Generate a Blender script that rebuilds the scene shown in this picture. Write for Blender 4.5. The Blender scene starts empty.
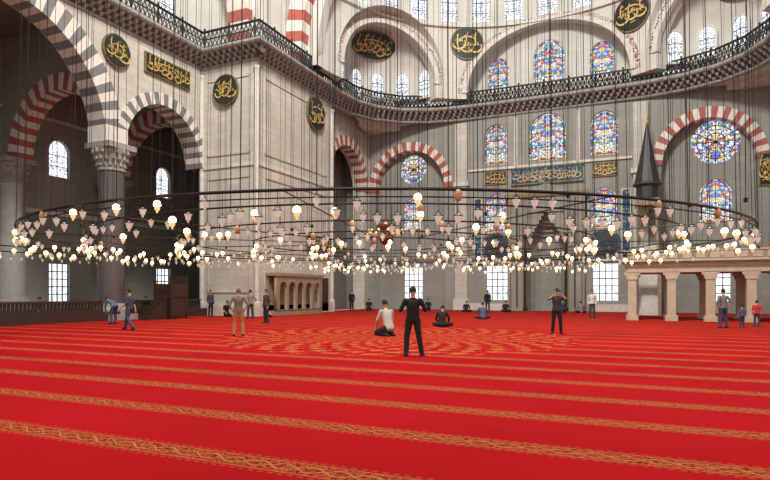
import bpy,bmesh,math,random
import numpy as np
from mathutils import Vector,Matrix
random.seed(7)
S=bpy.context.scene
S.view_settings.view_transform='Standard'
X0=-7.35
pi=math.pi
def V(*a): return Vector(a)
# ---------------------------------------------------------------- materials
class NT:
    def __init__(s,name):
        s.m=bpy.data.materials.new(name); s.m.use_nodes=True
        s.t=s.m.node_tree; s.n=s.t.nodes; s.l=s.t.links
        s.b=s.n['Principled BSDF']; s.out=s.n['Material Output']
    def node(s,ty,**k):
        x=s.n.new(ty)
        for a,b in k.items(): setattr(x,a,b)
        return x
    def put(s,sock,v):
        if isinstance(v,bpy.types.NodeSocket): s.l.new(v,sock)
        elif v is not None: sock.default_value=v
    def math(s,op,a,b=None,c=None):
        x=s.node('ShaderNodeMath',operation=op); s.put(x.inputs[0],a)
        if b is not None: s.put(x.inputs[1],b)
        if c is not None: s.put(x.inputs[2],c)
        return x.outputs[0]
    def mix(s,f,a,b):
        x=s.node('ShaderNodeMix',data_type='RGBA'); s.put(x.inputs[0],f); s.put(x.inputs[6],a); s.put(x.inputs[7],b)
        return x.outputs[2]
    def coords(s):
        tc=s.node('ShaderNodeTexCoord'); sp=s.node('ShaderNodeSeparateXYZ'); s.l.new(tc.outputs['Object'],sp.inputs[0])
        return tc.outputs['Object'],sp.outputs[0],sp.outputs[1],sp.outputs[2]
    def comb(s,x,y,z=0.0):
        c=s.node('ShaderNodeCombineXYZ'); s.put(c.inputs[0],x); s.put(c.inputs[1],y); s.put(c.inputs[2],z); return c.outputs[0]
    def noise(s,vec,scale,detail=4):
        x=s.node('ShaderNodeTexNoise'); s.put(x.inputs['Vector'],vec); x.inputs['Scale'].default_value=scale; x.inputs['Detail'].default_value=detail
        return x.outputs[0]
    def vor(s,vec,scale,feature='F1',out='Distance'):
        x=s.node('ShaderNodeTexVoronoi',feature=feature); s.put(x.inputs['Vector'],vec); x.inputs['Scale'].default_value=scale
        return x.outputs[out]
    def ramp(s,f,stops,interp='LINEAR'):
        x=s.node('ShaderNodeValToRGB'); s.put(x.inputs[0],f); r=x.color_ramp; r.interpolation=interp
        while len(r.elements)<len(stops): r.elements.new(0.5)
        for e,(p,c) in zip(r.elements,stops): e.position=p; e.color=c
        return x.outputs[0]
def c4(c): return (c[0],c[1],c[2],1)
def plain(name,col,rough=.6,metal=0,emit=0,ecol=None,var=.12,scale=6,coat=0):
    t=NT(name); vec,x,y,z=t.coords()
    n=t.noise(vec,scale)
    t.put(t.b.inputs['Base Color'],t.mix(n,c4([v*(1-var) for v in col]),c4([min(1,v*(1+var)) for v in col])))
    t.b.inputs['Roughness'].default_value=rough; t.b.inputs['Metallic'].default_value=metal
    if emit:
        t.b.inputs['Emission Color'].default_value=c4(ecol or col); t.b.inputs['Emission Strength'].default_value=emit
        t.m.cycles.emission_sampling='NONE'
    return t.m
def stone(name,a,b,mortar,bw=1.1,bh=.5,stain=.35,mott=.35):
    t=NT(name); vec,x,y,z=t.coords()
    v=t.comb(t.math('ADD',x,y),z)
    br=t.node('ShaderNodeTexBrick'); t.put(br.inputs['Vector'],v)
    br.inputs['Color1'].default_value=c4(a); br.inputs['Color2'].default_value=c4(b); br.inputs['Mortar'].default_value=c4(mortar)
    br.inputs['Scale'].default_value=1; br.inputs['Mortar Size'].default_value=.016; br.inputs['Brick Width'].default_value=bw; br.inputs['Row Height'].default_value=bh
    br.inputs['Mortar Smooth'].default_value=.5
    n=t.noise(vec,.35,6); n2=t.noise(vec,5,3); st=t.noise(t.comb(t.math('MULTIPLY',t.math('ADD',x,y),1.3),t.math('MULTIPLY',z,.12)),1.0,4)
    k=t.math('ADD',t.math('MULTIPLY',n,stain*1.3),t.math('ADD',t.math('MULTIPLY',n2,stain*.5),t.math('MULTIPLY',st,stain*.8)))
    col=t.mix(k,br.outputs[0],c4([a[0]*.38,a[1]*.36,a[2]*.325]))
    m1=t.ramp(t.noise(vec,1.1,5),[(.40,(0,0,0,1)),(.60,(1,1,1,1))])
    col=t.mix(t.math('MULTIPLY',m1,mott),col,c4([a[0]*.55,a[1]*.56,a[2]*.56]))
    t.put(t.b.inputs['Base Color'],col); t.b.inputs['Roughness'].default_value=.75
    return t.m
M={}
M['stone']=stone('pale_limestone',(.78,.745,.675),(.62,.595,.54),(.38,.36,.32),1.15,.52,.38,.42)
M['stone_q']=stone('grey_marble_blocks',(.47,.465,.435),(.35,.35,.33),(.24,.235,.22),1.4,.6,.48,.5)
M['stone_up']=stone('plaster_dome',(.78,.77,.73),(.74,.73,.69),(.62,.61,.57),2.2,1.1,.34,.25)
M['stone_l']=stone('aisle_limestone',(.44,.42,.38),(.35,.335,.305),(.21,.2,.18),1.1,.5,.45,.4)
M['trim']=plain('carved_marble',(.56,.54,.495),.6,var=.3,scale=3)
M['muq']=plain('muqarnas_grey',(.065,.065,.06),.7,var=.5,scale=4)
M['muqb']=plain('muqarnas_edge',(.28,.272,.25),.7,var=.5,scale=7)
M['red']=plain('red_porphyry',(.36,.09,.07),.6,var=.35,scale=3)
M['white']=plain('white_marble',(.64,.61,.555),.5,var=.2,scale=3)
M['grey']=plain('grey_voussoir',(.17,.172,.165),.6,var=.3,scale=3)
M['granite']=plain('dark_granite',(.09,.078,.075),.35,var=.35,scale=9)
M['palecol']=plain('pale_column_marble',(.36,.35,.33),.4,var=.3,scale=2)
M['iron']=plain('wrought_iron',(.014,.014,.015),.5,.5)
M['gold']=plain('gilt',(.66,.45,.15),.45,.2,var=.25)
M['rim']=plain('bronze_rim',(.20,.15,.07),.45,.2,var=.25)
M['black']=plain('black_lacquer',(.010,.010,.009),.4)
M['green']=plain('dark_green_lacquer',(.016,.024,.016),.45)
M['wood']=plain('walnut_wood',(.035,.018,.011),.5,var=.4,scale=5)
M['lead']=plain('dark_cone_lead',(.03,.03,.034),.5,var=.3)
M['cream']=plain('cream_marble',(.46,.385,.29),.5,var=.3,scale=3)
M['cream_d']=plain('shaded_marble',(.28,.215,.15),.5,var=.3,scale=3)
M['glassun']=plain('unlit_glass_glow',(.60,.61,.53),.12,emit=.22,ecol=(1,.92,.74))  # glass of unlit lamps; faint emission stands in for light passing through
M['lit']=plain('lit_glass',(.9,.62,.28),.3,emit=.7,ecol=(1,.66,.28))
M['bulb']=plain('bulb_glow',(1,.88,.6),.3,emit=8,ecol=(1,.82,.46))
M['egg']=plain('ostrich_egg',(.50,.30,.15),.4)
M['copper']=plain('aged_copper',(.16,.065,.035),.35,.5)
t=NT('iznik_tile'); vec,x,y,z=t.coords()
vc=t.vor(vec,5,out='Color'); sp=t.node('ShaderNodeSeparateColor'); t.l.new(vc,sp.inputs[0])
t.put(t.b.inputs['Base Color'],t.ramp(sp.outputs[0],[(0,(.015,.04,.11,1)),(.4,(.03,.12,.14,1)),(.65,(.03,.07,.16,1)),(.85,(.22,.25,.25,1))],'CONSTANT')); t.b.inputs['Roughness'].default_value=.25
M['tile']=t.m
t=NT('painted_frieze'); vec,x,y,z=t.coords()
vv=t.comb(t.math('ADD',x,y),z); vd=t.vor(vv,2.2); sn=t.math('SINE',t.math('MULTIPLY',vd,22))
c1=t.mix(t.math('GREATER_THAN',sn,.1),(.58,.55,.5,1),(.22,.10,.09,1)); c2=t.mix(t.math('LESS_THAN',vd,.13),c1,(.08,.12,.22,1))
t.put(t.b.inputs['Base Color'],c2); M['frieze']=t.m
def winmat(name,kind):
    t=NT(name); vec,x,y,z=t.coords()
    ax=t.math('ABSOLUTE',x)
    mv=t.comb(ax,y)
    if kind=='stained':
        sc=5.2
        ed=t.vor(mv,sc,'DISTANCE_TO_EDGE'); col=t.vor(mv,sc,'F1','Color')
        sp=t.node('ShaderNodeSeparateColor'); t.l.new(col,sp.inputs[0])
        rc=t.ramp(sp.outputs[0],[(0,(.17,.24,.68,1)),(.11,(.90,.94,1,1)),(.32,(.95,.68,.22,1)),(.44,(.50,.65,.97,1)),(.56,(.15,.50,.34,1)),(.66,(.95,.93,.80,1)),(.82,(.72,.13,.14,1)),(.92,(.42,.34,.78,1))],'CONSTANT')
        m=t.math('GREATER_THAN',ed,.045); st=1.15
    else:
        ed=t.vor(mv,4.5 if kind=='lattice' else 1.2,'DISTANCE_TO_EDGE')
        n=t.noise(vec,1.5)
        rc=t.mix(n,(.78,.87,1,1),(1,.99,.95,1)); st=1.6
        m=t.math('GREATER_THAN',ed,.05 if kind=='lattice' else -1)
        if kind=='clear':
            g=t.math('MULTIPLY',t.math('LESS_THAN',y,1.1),t.math('GREATER_THAN',t.noise(vec,2.5,4),.5))
            rc=t.mix(t.math('MULTIPLY',g,.55),rc,(.35,.48,.30,1))
    em=t.node('ShaderNodeEmission'); t.put(em.inputs[0],t.mix(m,(.03,.03,.04,1),rc)); em.inputs[1].default_value=st
    t.l.new(em.outputs[0],t.out.inputs[0]); t.m.cycles.emission_sampling='NONE'
    return t.m
M['w_st']=winmat('stained_glass','stained'); M['w_la']=winmat('bottle_glass_lattice','lattice'); M['w_cl']=winmat('clear_glass_daylight','clear')
# carpet
t=NT('red_prayer_carpet'); vec,x,y,z=t.coords()
P=1.55
f=t.math('SUBTRACT',t.math('FRACT',t.math('ADD',t.math('DIVIDE',t.math('SUBTRACT',y,4.46),P),.5)),.5)
tt=t.math('MULTIPLY',f,P); at=t.math('ABSOLUTE',tt)
band=t.math('LESS_THAN',at,.16)
e1=t.math('LESS_THAN',t.math('ABSOLUTE',t.math('SUBTRACT',at,.15)),.010)
e2=t.math('MULTIPLY',t.math('LESS_THAN',t.math('ABSOLUTE',t.math('SUBTRACT',at,.205)),.012),t.math('GREATER_THAN',t.math('SINE',t.math('MULTIPLY',x,60)),-.2))
vine=t.math('LESS_THAN',t.math('ABSOLUTE',t.math('SUBTRACT',tt,t.math('MULTIPLY',t.math('SINE',t.math('MULTIPLY',x,11)),.075))),.012)
vine2=t.math('LESS_THAN',t.math('ABSOLUTE',t.math('ADD',tt,t.math('MULTIPLY',t.math('SINE',t.math('MULTIPLY',x,11)),.075))),.009)
pv=t.comb(x,tt)
vd=t.vor(pv,12); pet=t.math('GREATER_THAN',t.math('SINE',t.math('MULTIPLY',vd,40)),.3)
nn=t.noise(pv,18,2); fl=t.math('MULTIPLY',pet,t.math('GREATER_THAN',nn,.47))
pat=t.math('MAXIMUM',t.math('MAXIMUM',t.math('MULTIPLY',t.math('MAXIMUM',t.math('MAXIMUM',vine,vine2),fl),band),t.math('MULTIPLY',e1,.7)),t.math('MULTIPLY',e2,.4))
dx=t.math('SUBTRACT',x,-8.0); dy=t.math('SUBTRACT',y,18.9)
r=t.math('SQRT',t.math('ADD',t.math('MULTIPLY',dx,dx),t.math('MULTIPLY',dy,dy))); th=t.math('ARCTAN2',dy,dx)
inside=t.math('LESS_THAN',t.math('ADD',r,t.math('MULTIPLY',t.math('SINE',t.math('MULTIPLY',th,16)),.25)),6.1)
q=t.math('ADD',t.math('MULTIPLY',t.math('SINE',t.math('MULTIPLY',r,6.3)),t.math('COSINE',t.math('MULTIPLY',th,32))),t.math('MULTIPLY',t.math('SUBTRACT',t.noise(vec,7,3),.5),4.0))
mp=t.math('MULTIPLY',t.math('GREATER_THAN',q,.25),inside)
notin=t.math('SUBTRACT',1.0,inside)
pat=t.math('MAXIMUM',t.math('MULTIPLY',pat,notin),t.math('MULTIPLY',mp,.6))
n=t.noise(vec,.35,5); n2=t.noise(vec,60,2)
red=t.mix(n,(.27,.003,.006,1),(.50,.007,.011,1)); red=t.mix(t.math('MULTIPLY',n2,.35),red,(.12,.002,.003,1))
dk=t.mix(t.math('MULTIPLY',band,.5),red,(.11,.008,.005,1))
t.put(t.b.inputs['Base Color'],t.mix(t.math('MULTIPLY',pat,.75),dk,(.48,.20,.06,1)))
t.b.inputs['Roughness'].default_value=.95; t.b.inputs['Specular IOR Level'].default_value=.05
M['carpet']=t.m
_cc={}
def cloth(col):
    k=tuple(round(v,3) for v in col)
    if k not in _cc: _cc[k]=plain('cloth_%d'%len(_cc),col,.9,var=.2,scale=12)
    return _cc[k]
# ---------------------------------------------------------------- mesh builder
class MB:
    def __init__(s): s.v=[]; s.f=[]; s.m=[]
    def add(s,vs,fs,mat=0):
        o=len(s.v); s.v+= [tuple(p) for p in vs]; s.f+=[tuple(i+o for i in f) for f in fs]; s.m+=[mat]*len(fs)
    def hexa(s,p,mat=0):
        s.add(p,[(0,3,2,1),(4,5,6,7),(0,1,5,4),(1,2,6,5),(2,3,7,6),(3,0,4,7)],mat)
    def box(s,x0,x1,y0,y1,z0,z1,mat=0):
        s.hexa([(x0,y0,z0),(x1,y0,z0),(x1,y1,z0),(x0,y1,z0),(x0,y0,z1),(x1,y0,z1),(x1,y1,z1),(x0,y1,z1)],mat)
    def tube(s,a,b,ra,rb,n=8,mat=0,caps=True):
        a=Vector(a);b=Vector(b);d=(b-a).normalized()
        u=d.cross(V(0,0,1)) if abs(d.z)<.95 else d.cross(V(1,0,0)); u.normalize(); w=d.cross(u)
        vs=[];
        for c,r in ((a,ra),(b,rb)):
            for i in range(n):
                g=2*pi*i/n; vs.append(c+u*(r*math.cos(g))+w*(r*math.sin(g)))
        fs=[(i,(i+1)%n,n+(i+1)%n,n+i) for i in range(n)]
        if caps: fs+=[tuple(range(n-1,-1,-1)),tuple(range(n,2*n))]
        s.add(vs,fs,mat)
    def lathe(s,c,prof,n=16,mat=0,sq=False):
        vs=[]
        for r,z in prof:
            for i in range(n):
                g=2*pi*(i+.5)/n; vs.append((c[0]+r*math.cos(g),c[1]+r*math.sin(g),c[2]+z))
        fs=[]
        for k in range(len(prof)-1):
            for i in range(n): fs.append((k*n+i,k*n+(i+1)%n,(k+1)*n+(i+1)%n,(k+1)*n+i))
        fs+=[tuple(range(n-1,-1,-1)),tuple(range((len(prof)-1)*n,len(prof)*n))]
        s.add(vs,fs,mat)
    def ell(s,c,rx,ry,rz,mat=0,n=12,rot=None):
        vs=[];fs=[];R=rot or Matrix.Identity(3); c=Vector(c); h=n//2
        for k in range(1,h):
            p=pi*k/h
            for i in range(n):
                g=2*pi*i/n; vs.append(c+R@V(rx*math.sin(p)*math.cos(g),ry*math.sin(p)*math.sin(g),rz*math.cos(p)))
        for k in range(h-2):
            for i in range(n): fs.append((k*n+i,(k+1)*n+i,(k+1)*n+(i+1)%n,k*n+(i+1)%n))
        vs.append(c+R@V(0,0,rz)); vs.append(c+R@V(0,0,-rz)); T=len(vs)-2
        for i in range(n):
            fs.append((T,i,(i+1)%n)); fs.append((T+1,(h-2)*n+(i+1)%n,(h-2)*n+i))
        s.add(vs,fs,mat)
    def loft(s,rings,mat=0):
        n=len(rings[0]); vs=[p for r in rings for p in r]; fs=[]
        for k in range(len(rings)-1):
            for i in range(n): fs.append((k*n+i,k*n+(i+1)%n,(k+1)*n+(i+1)%n,(k+1)*n+i))
        fs+=[tuple(range(n-1,-1,-1)),tuple(range((len(rings)-1)*n,len(rings)*n))]
        s.add(vs,fs,mat)
    def mesh(s,name,mats,smooth=False,recalc=True):
        me=bpy.data.meshes.new(name); me.from_pydata(s.v,[],s.f)
        for m in mats: me.materials.append(m)
        me.polygons.foreach_set('material_index',s.m)
        if recalc:
            bm=bmesh.new(); bm.from_mesh(me); bmesh.ops.recalc_face_normals(bm,faces=bm.faces); bm.to_mesh(me); bm.free()
        if smooth: me.polygons.foreach_set('use_smooth',[True]*len(me.polygons))
        me.update(); return me
    def obj(s,name,mats,smooth=False,mat4=None,parent=None):
        o=bpy.data.objects.new(name,s.mesh(name,mats,smooth)); S.collection.objects.link(o)
        if mat4 is not None: o.matrix_world=mat4
        if parent: o.parent=parent
        return o
def empty(name,loc=(0,0,0)):
    o=bpy.data.objects.new(name,None); o.location=loc; S.collection.objects.link(o); return o
def frame(O,U,Vv):
    U=Vector(U).normalized();Vv=Vector(Vv).normalized();N=U.cross(Vv)
    m=Matrix.Identity(4)
    for i in range(3): m[i][0]=U[i];m[i][1]=Vv[i];m[i][2]=N[i];m[i][3]=O[i]
    return m
KA=1.06
def arch_pts(cx,cy,r,n=20,k=KA):
    return [(cx+r*math.cos(pi*i/n),cy+k*r*math.sin(pi*i/n)) for i in range(n+1)]
def arch_hole(cx,z0,w,h,n=12):
    r=w/2; sp=z0+h-r*KA
    return [(cx-r,z0),(cx+r,z0)]+arch_pts(cx,sp,r,n)
def circ(cx,cy,r,n=28): return [(cx+r*math.cos(2*pi*i/n),cy+r*math.sin(2*pi*i/n)) for i in range(n)]
def wall(name,fr,outer,holes,th,mat):
    cu=bpy.data.curves.new(name,'CURVE'); cu.dimensions='2D'; cu.fill_mode='BOTH'; cu.extrude=th/2
    for poly in [outer]+holes:
        sp=cu.splines.new('POLY'); sp.points.add(len(poly)-1)
        for p,q in zip(sp.points,poly): p.co=(q[0],q[1],0,1)
        sp.use_cyclic_u=True
    o=bpy.data.objects.new('tmp',cu); S.collection.objects.link(o)
    dg=bpy.context.evaluated_depsgraph_get(); me=bpy.data.meshes.new_from_object(o.evaluated_get(dg))
    bpy.data.objects.remove(o); me.transform(fr); me.materials.clear(); me.materials.append(mat); me.name=name
    ob=bpy.data.objects.new(name,me); S.collection.objects.link(ob); return ob
def ring(mb,fr,cx,cy,ri,ro,z0,z1,n,ma,mb_,a0=0,a1=pi,k=KA):
    for i in range(n):
        g0=a0+(a1-a0)*i/n; g1=a0+(a1-a0)*(i+1)/n
        p=[]
        for zz in (z0,z1):
            for (rr,g) in ((ri,g0),(ro,g0),(ro,g1),(ri,g1)):
                p.append(fr@V(cx+rr*math.cos(g),cy+k*rr*math.sin(g),zz))
        mb.hexa(p,ma if i%2==0 else mb_)
wn=[0]
def window(O,U,w,h,kind='w_st',shape='arch',fw=.16,proud=.0,bars=True):
    wn[0]+=1
    mb=MB()
    def outline(e):
        if shape=='arch': return [(p[0],p[1]-0) for p in arch_hole(0,-e,w+2*e,h+2*e,12)]
        if shape=='round': return circ(0,0,w/2+e,28)
        return [(-w/2-e,-e),(w/2+e,-e),(w/2+e,h+e),(-w/2-e,h+e)]
    a=outline(0); b=outline(fw); n=len(a)
    mb.add([(x,y,0) for x,y in a],[tuple(range(n))],0)
    z1=.12; vs=[(x,y,-.02) for x,y in b]+[(x,y,z1) for x,y in b]+[(x,y,z1) for x,y in a]+[(x,y,-.02) for x,y in a]
    fs=[]
    for k in range(3):
        for i in range(n): fs.append((k*n+i,k*n+(i+1)%n,(k+1)*n+(i+1)%n,(k+1)*n+i))
    mb.add(vs,fs,1)
    if bars:
        if shape=='rect':
            for i in range(1,4): mb.box(-w/2+w*i/4-.035,-w/2+w*i/4+.035,0,h,.01,.06,2)
            for i in range(1,5): mb.box(-w/2,w/2,h*i/5-.035,h*i/5+.035,.01,.06,2)
        elif shape=='arch':
            e=.16
            if kind=='w_st':
                i1=[p for p in arch_hole(0,e,w-2*e,h-2*e,12)]
                for p,q_ in zip(i1,i1[1:]+i1[:1]): 
                    if (Vector(p)-Vector(q_)).length>1e-4: mb.tube((p[0],p[1],.03),(q_[0],q_[1],.03),.025,.025,4,2,False)
            mb.box(-.02,.02,0,h-.03,.01,.05,2)
            for i in (1,2): mb.box(-w/2,w/2,h*.3*i-.02,h*.3*i+.02,.01,.05,2)
        else:
            for i in range(6):
                g=pi*i/6; mb.tube((-w/2*math.cos(g),-w/2*math.sin(g),.03),(w/2*math.cos(g),w/2*math.sin(g),.03),.025,.025,4,2)
            for rr in (.2,.38):
                for g in range(20):
                    a0=2*pi*g/20;a1=2*pi*(g+1)/20; mb.tube((w*rr*math.cos(a0),w*rr*math.sin(a0),.03),(w*rr*math.cos(a1),w*rr*math.sin(a1),.03),.03,.03,4,2)
    return mb.obj('window_%d'%wn[0],[M[kind],M['trim'],M['iron']],mat4=frame(O,U,(0,0,1)))
def ribbon(mb,pts,w,z,mat):
    n=len(pts); vs=[]
    for i,p in enumerate(pts):
        a=pts[max(0,i-1)];b=pts[min(n-1,i+1)]; d=V(b[0]-a[0],b[1]-a[1],0); 
        if d.length==0: d=V(1,0,0)
        d.normalize(); ww=w*(.35+.65*math.sin(pi*(i+.5)/n))
        vs+= [(p[0]-d.y*ww,p[1]+d.x*ww,z),(p[0]+d.y*ww,p[1]-d.x*ww,z),(p[0]+d.y*ww,p[1]-d.x*ww,z+.03),(p[0]-d.y*ww,p[1]+d.x*ww,z+.03)]
    fs=[]
    for i in range(n-1):
        for k in range(4): fs.append((i*4+k,i*4+(k+1)%4,(i+1)*4+(k+1)%4,(i+1)*4+k))
    mb.add(vs,fs,mat)
def calligraphy(mb,w,h,z,mat,seed):
    r=random.Random(seed)
    n=max(3,int(round(w/h*3)))
    for i in range(n):
        x=-w/2+w*(i+.5)/n; st=w/n
        x1=x+r.uniform(-.2,.2)*st; ht=r.uniform(.42,.62)*h; b=r.uniform(-.2,-.05)*h
        ribbon(mb,[(x1-.05*h*math.sin(k/8*pi),b+ht*k/8) for k in range(9)],.022*h,z,mat)
        g0=pi*1.02; Rx=st*r.uniform(.6,.8); Ry=h*r.uniform(.14,.24); cy=r.uniform(-.22,-.02)*h
        ribbon(mb,[(x+Rx*math.cos(g0+1.15*pi*k/12),cy+Ry*math.sin(g0+1.15*pi*k/12)) for k in range(13)],.034*h,z,mat)
        lx=x+st*.2; ly=cy+.14*h; rr=.05*h
        ribbon(mb,[(lx+rr*1.3*math.cos(2*pi*k/8),ly+rr*math.sin(2*pi*k/8)) for k in range(9)],.018*h,z,mat)
        ribbon(mb,[(x-.5*st+st*k/8,ly-.04*h+.04*h*math.sin(k*1.4)) for k in range(9)],.022*h,z,mat)
        for _ in range(2):
            px,py=x+r.uniform(-.4,.4)*st,r.choice((.3,.36,-.34))*h
            ribbon(mb,[(px-.05*h,py-.02*h),(px,py),(px+.05*h,py+.025*h)],.014*h,z,mat)
        dx_,dy_=x+r.uniform(-.3,.3)*st,r.uniform(-.3,.3)*h; mb.add([(dx_-.022*h,dy_,z+.03),(dx_,dy_-.022*h,z+.03),(dx_+.022*h,dy_,z+.03),(dx_,dy_+.022*h,z+.03)],[(0,1,2,3)],mat)
    ribbon(mb,[(-w*.36+w*.76*k/14,.12*h+.13*h*math.sin(pi*k/14)) for k in range(15)],.026*h,z,mat)
def medallion(O,U,Vv,rx,ry,ground,seed):
    mb=MB(); n=36
    def el(s,z): return [(rx*s*math.cos(2*pi*i/n),ry*s*math.sin(2*pi*i/n),z) for i in range(n)]
    mb.loft([el(1,-.05),el(1,.1)],1); mb.loft([el(.93,.09),el(.93,.13)],0)
    calligraphy(mb,rx*1.45,ry*1.5,.13,2,seed)
    return mb.obj('calligraphy_roundel',[M[ground],M['rim'],M['gold']],mat4=frame(O,U,Vv))
def panel(O,U,w,h,ground,seed):
    mb=MB(); mb.box(-w/2,w/2,-h/2,h/2,-.05,.08,1); mb.box(-w/2+.08,w/2-.08,-h/2+.08,h/2-.08,.05,.1,0)
    calligraphy(mb,w*.9,h*.95,.1,2,seed)
    return mb.obj('calligraphy_panel',[M[ground],M['rim'],M['gold']],mat4=frame(O,U,(0,0,1)))
QX=(1,0,0); AY=(0,1,0)
# ---------------------------------------------------------------- floor
mb=MB(); mb.box(-29,18,-8,51,-.2,0,0); mb.obj('floor',[M['carpet']])
mb=MB(); mb.box(-38.6,-27.2,-4,31.2,0,.45,0); mb.box(-27.35,-27.15,-4,31.2,.0,.5,1); 
mb.obj('aisle_platform',[M['wood'],M['wood']])
mb=MB()
for (y0,y1) in ((0,10.4),(12.8,23.0),(25.2,30.9)):
    mb.box(-27.7,-27.52,y0,y1,1.0,1.12,0); mb.box(-27.7,-27.55,y0,y1,.47,.62,0)
    y=y0
    while y<y1: mb.box(-27.66,-27.6,y,y+.13,.5,1.02,0); y+=.2
mb.obj('wooden_balustrade',[M['wood']])
# ---------------------------------------------------------------- qibla wall
frq=frame((0,50.5,0),QX,(0,0,1)); YB=50.0
LB=-19.8; RB=4.6; SP=11.1
holes=[]
def qhole(l,cx,z0,w,h): l.append(arch_hole(cx,z0,w,h)); 
win=[(-11.7,12.75,2.0,3.5),(-7.3,12.7,3.1,4.0),(-2.8,12.75,2.1,3.6),(-11.7,6.8,1.9,3.3),(-2.8,6.8,2.0,3.3)]
for w_ in win: qhole(holes,*w_)
gw=[-11.6,-2.7]
for x in gw: holes.append([(x-.95,.9),(x+.95,.9),(x+.95,3.9),(x-.95,3.9)])
holes.append([(LB-3.5,.02),(LB+3.5,.02)]+arch_pts(LB,SP,3.5))
holes.append([(RB-3.2,.02),(RB+3.2,.02)]+arch_pts(RB,SP+.4,3.2))
holes.append([(X0-1.5,.02),(X0+1.5,.02),(X0+1.5,6.0),(X0,8.2),(X0-1.5,6.0)])
wall('wall_qibla',frq,[(-24.9,0),(9.6,0),(9.6,18.4),(-24.9,18.4)],holes,1.0,M['stone_q'])
for w_ in win: window((w_[0],50.3,w_[1]),QX,w_[2],w_[3],'w_st',fw=.12)
for x in gw: window((x,50.45,.9),QX,1.9,3.0,'w_cl','rect')
bh=[circ(LB,13.2,1.35),arch_hole(LB,7.3,1.9,3.2),[(LB-.95,.9),(LB+.95,.9),(LB+.95,3.9),(LB-.95,3.9)]]
wall('wall_qibla_bay_a',frame((0,51.4,0),QX,(0,0,1)),[(-27.6,0),(-15,0),(-15,18.3),(-27.6,18.3)],bh,.8,M['stone_q'])
window((LB,51.2,13.2),QX,2.7,0,'w_st','round'); window((LB,51.2,7.3),QX,1.9,3.2,'w_st'); window((LB,51.3,.9),QX,1.9,3,'w_cl','rect')
RW=RB+.6
bh=[circ(RW,13.2,1.7),arch_hole(RW,6.9,2.2,3.4),[(RW-1,.9),(RW+1,.9),(RW+1,3.9),(RW-1,3.9)]]
wall('wall_qibla_bay_b',frame((0,51.4,0),QX,(0,0,1)),[(.4,0),(9.6,0),(9.6,18.3),(.4,18.3)],bh,.8,M['stone_q'])
window((RW,51.2,13.2),QX,3.4,0,'w_st','round'); window((RW,51.2,6.9),QX,2.2,3.4,'w_st'); window((RW,51.3,.9),QX,2,3,'w_cl','rect')
def rfr(y): return frame((0,y,0),QX,(0,0,1))
mb=MB(); ring(mb,rfr(50),LB,SP,3.45,4.2,-.9,.1,27,0,1); ring(mb,rfr(50),RB,SP+.4,3.15,3.95,-.9,.1,27,0,1)
mb.obj('striped_arch_qibla',[M['red'],M['white']])
mb=MB()
for xc in (-14.7,0.0-.1):
    mb.box(xc-.55,xc+.55,49.65,50.05,0,16.6,1); mb.box(xc-.7,xc+.7,49.5,50.05,0,1.0,0); mb.box(xc-.7,xc+.7,49.5,50.05,11.0,11.4,0)
mb.box(-14.1,-.7,49.85,50.05,12.25,12.45,0)
mb.box(-14.1,-11,49.8,50.05,.0,.6,0); mb.box(-3.6,-.7,49.8,50.05,.0,.6,0)
for x in (-9.9,-4.8): mb.box(x-.14,x+.14,49.85,50.05,12.45,16.6,0)
mb.box(-14.1,-10.6,49.85,50.05,4.1,4.3,0) ; mb.box(-4.1,-.7,49.85,50.05,4.1,4.3,0)
mb.obj('trim_1',[M['trim'],M['stone']])
# mihrab
mb=MB()
mb.box(X0-3.1,X0-1.5,49.4,50,0,9.6,0); mb.box(X0+1.5,X0+3.1,49.4,50,0,9.6,0); mb.box(X0-1.5,X0+1.5,49.4,50,8.3,9.6,0)
for s in (-1,1):
    for k,(a,b) in enumerate(((1.75,1.85),(2.3,2.4),(2.85,2.95))): mb.box(min(X0+s*a,X0+s*b),max(X0+s*a,X0+s*b),49.3,49.45,.3,9.4,2 if k==1 else 4)
mb.box(X0-3.4,X0+3.4,49.25,50,9.6,9.9,4)
mb.add([(X0-2.8,49.5,9.9),(X0+2.8,49.5,9.9),(X0,49.5,10.7),(X0-2.8,49.9,9.9),(X0+2.8,49.9,9.9),(X0,49.9,10.7)],[(0,1,2),(3,5,4),(0,2,5,3),(1,4,5,2),(0,3,4,1)],0)
for s in (-1,1):
    mb.lathe((X0+s*1.65,49.3,0),[(.2,0),(.2,.3),(.12,.35),(.12,6.0),(.2,6.3),(.2,6.4)],10,2)
for k in range(7):
    hw=1.5*(1-k/7.); z=6+k*.33
    for s in (-1,1): mb.box(min(X0+s*hw*.86,X0+s*1.5),max(X0+s*hw*.86,X0+s*1.5),49.55,50,z,z+.34,0)
for i in range(8):
    g0=pi*i/8; g1=pi*(i+1)/8
    mb.add([(X0+1.5*math.cos(g),49.9+1.5*math.sin(g),z) for g in (g0,g1) for z in (0,6)],[(0,1,3,2)],3)
    for k in range(6):
        ra=1.5*(1-k/6); rb=1.5*(1-(k+1)/6); za=6+k*.37; zb=6+(k+1)*.37
        mb.add([(X0+ra*math.cos(g0),49.9+ra*math.sin(g0),za),(X0+ra*math.cos(g1),49.9+ra*math.sin(g1),za),(X0+ra*math.cos(g1),49.9+ra*math.sin(g1),zb),(X0+ra*math.cos(g0),49.9+ra*math.sin(g0),zb),(X0+rb*math.cos(g1),49.9+rb*math.sin(g1),zb),(X0+rb*math.cos(g0),49.9+rb*math.sin(g0),zb)],[(0,1,2,3),(3,2,4,5)],0)
mb.obj('mihrab',[M['stone_q'],M['gold'],M['green'],M['stone_q'],M['rim']])
mb=MB(); mb.box(-2.9,2.9,-.65,.65,-.05,.1,0); mb.box(-3.0,3.0,-.75,-.65,-.05,.14,1); mb.box(-3.0,3.0,.65,.75,-.05,.14,1); calligraphy(mb,5.4,1.1,.1,2,5)
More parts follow.
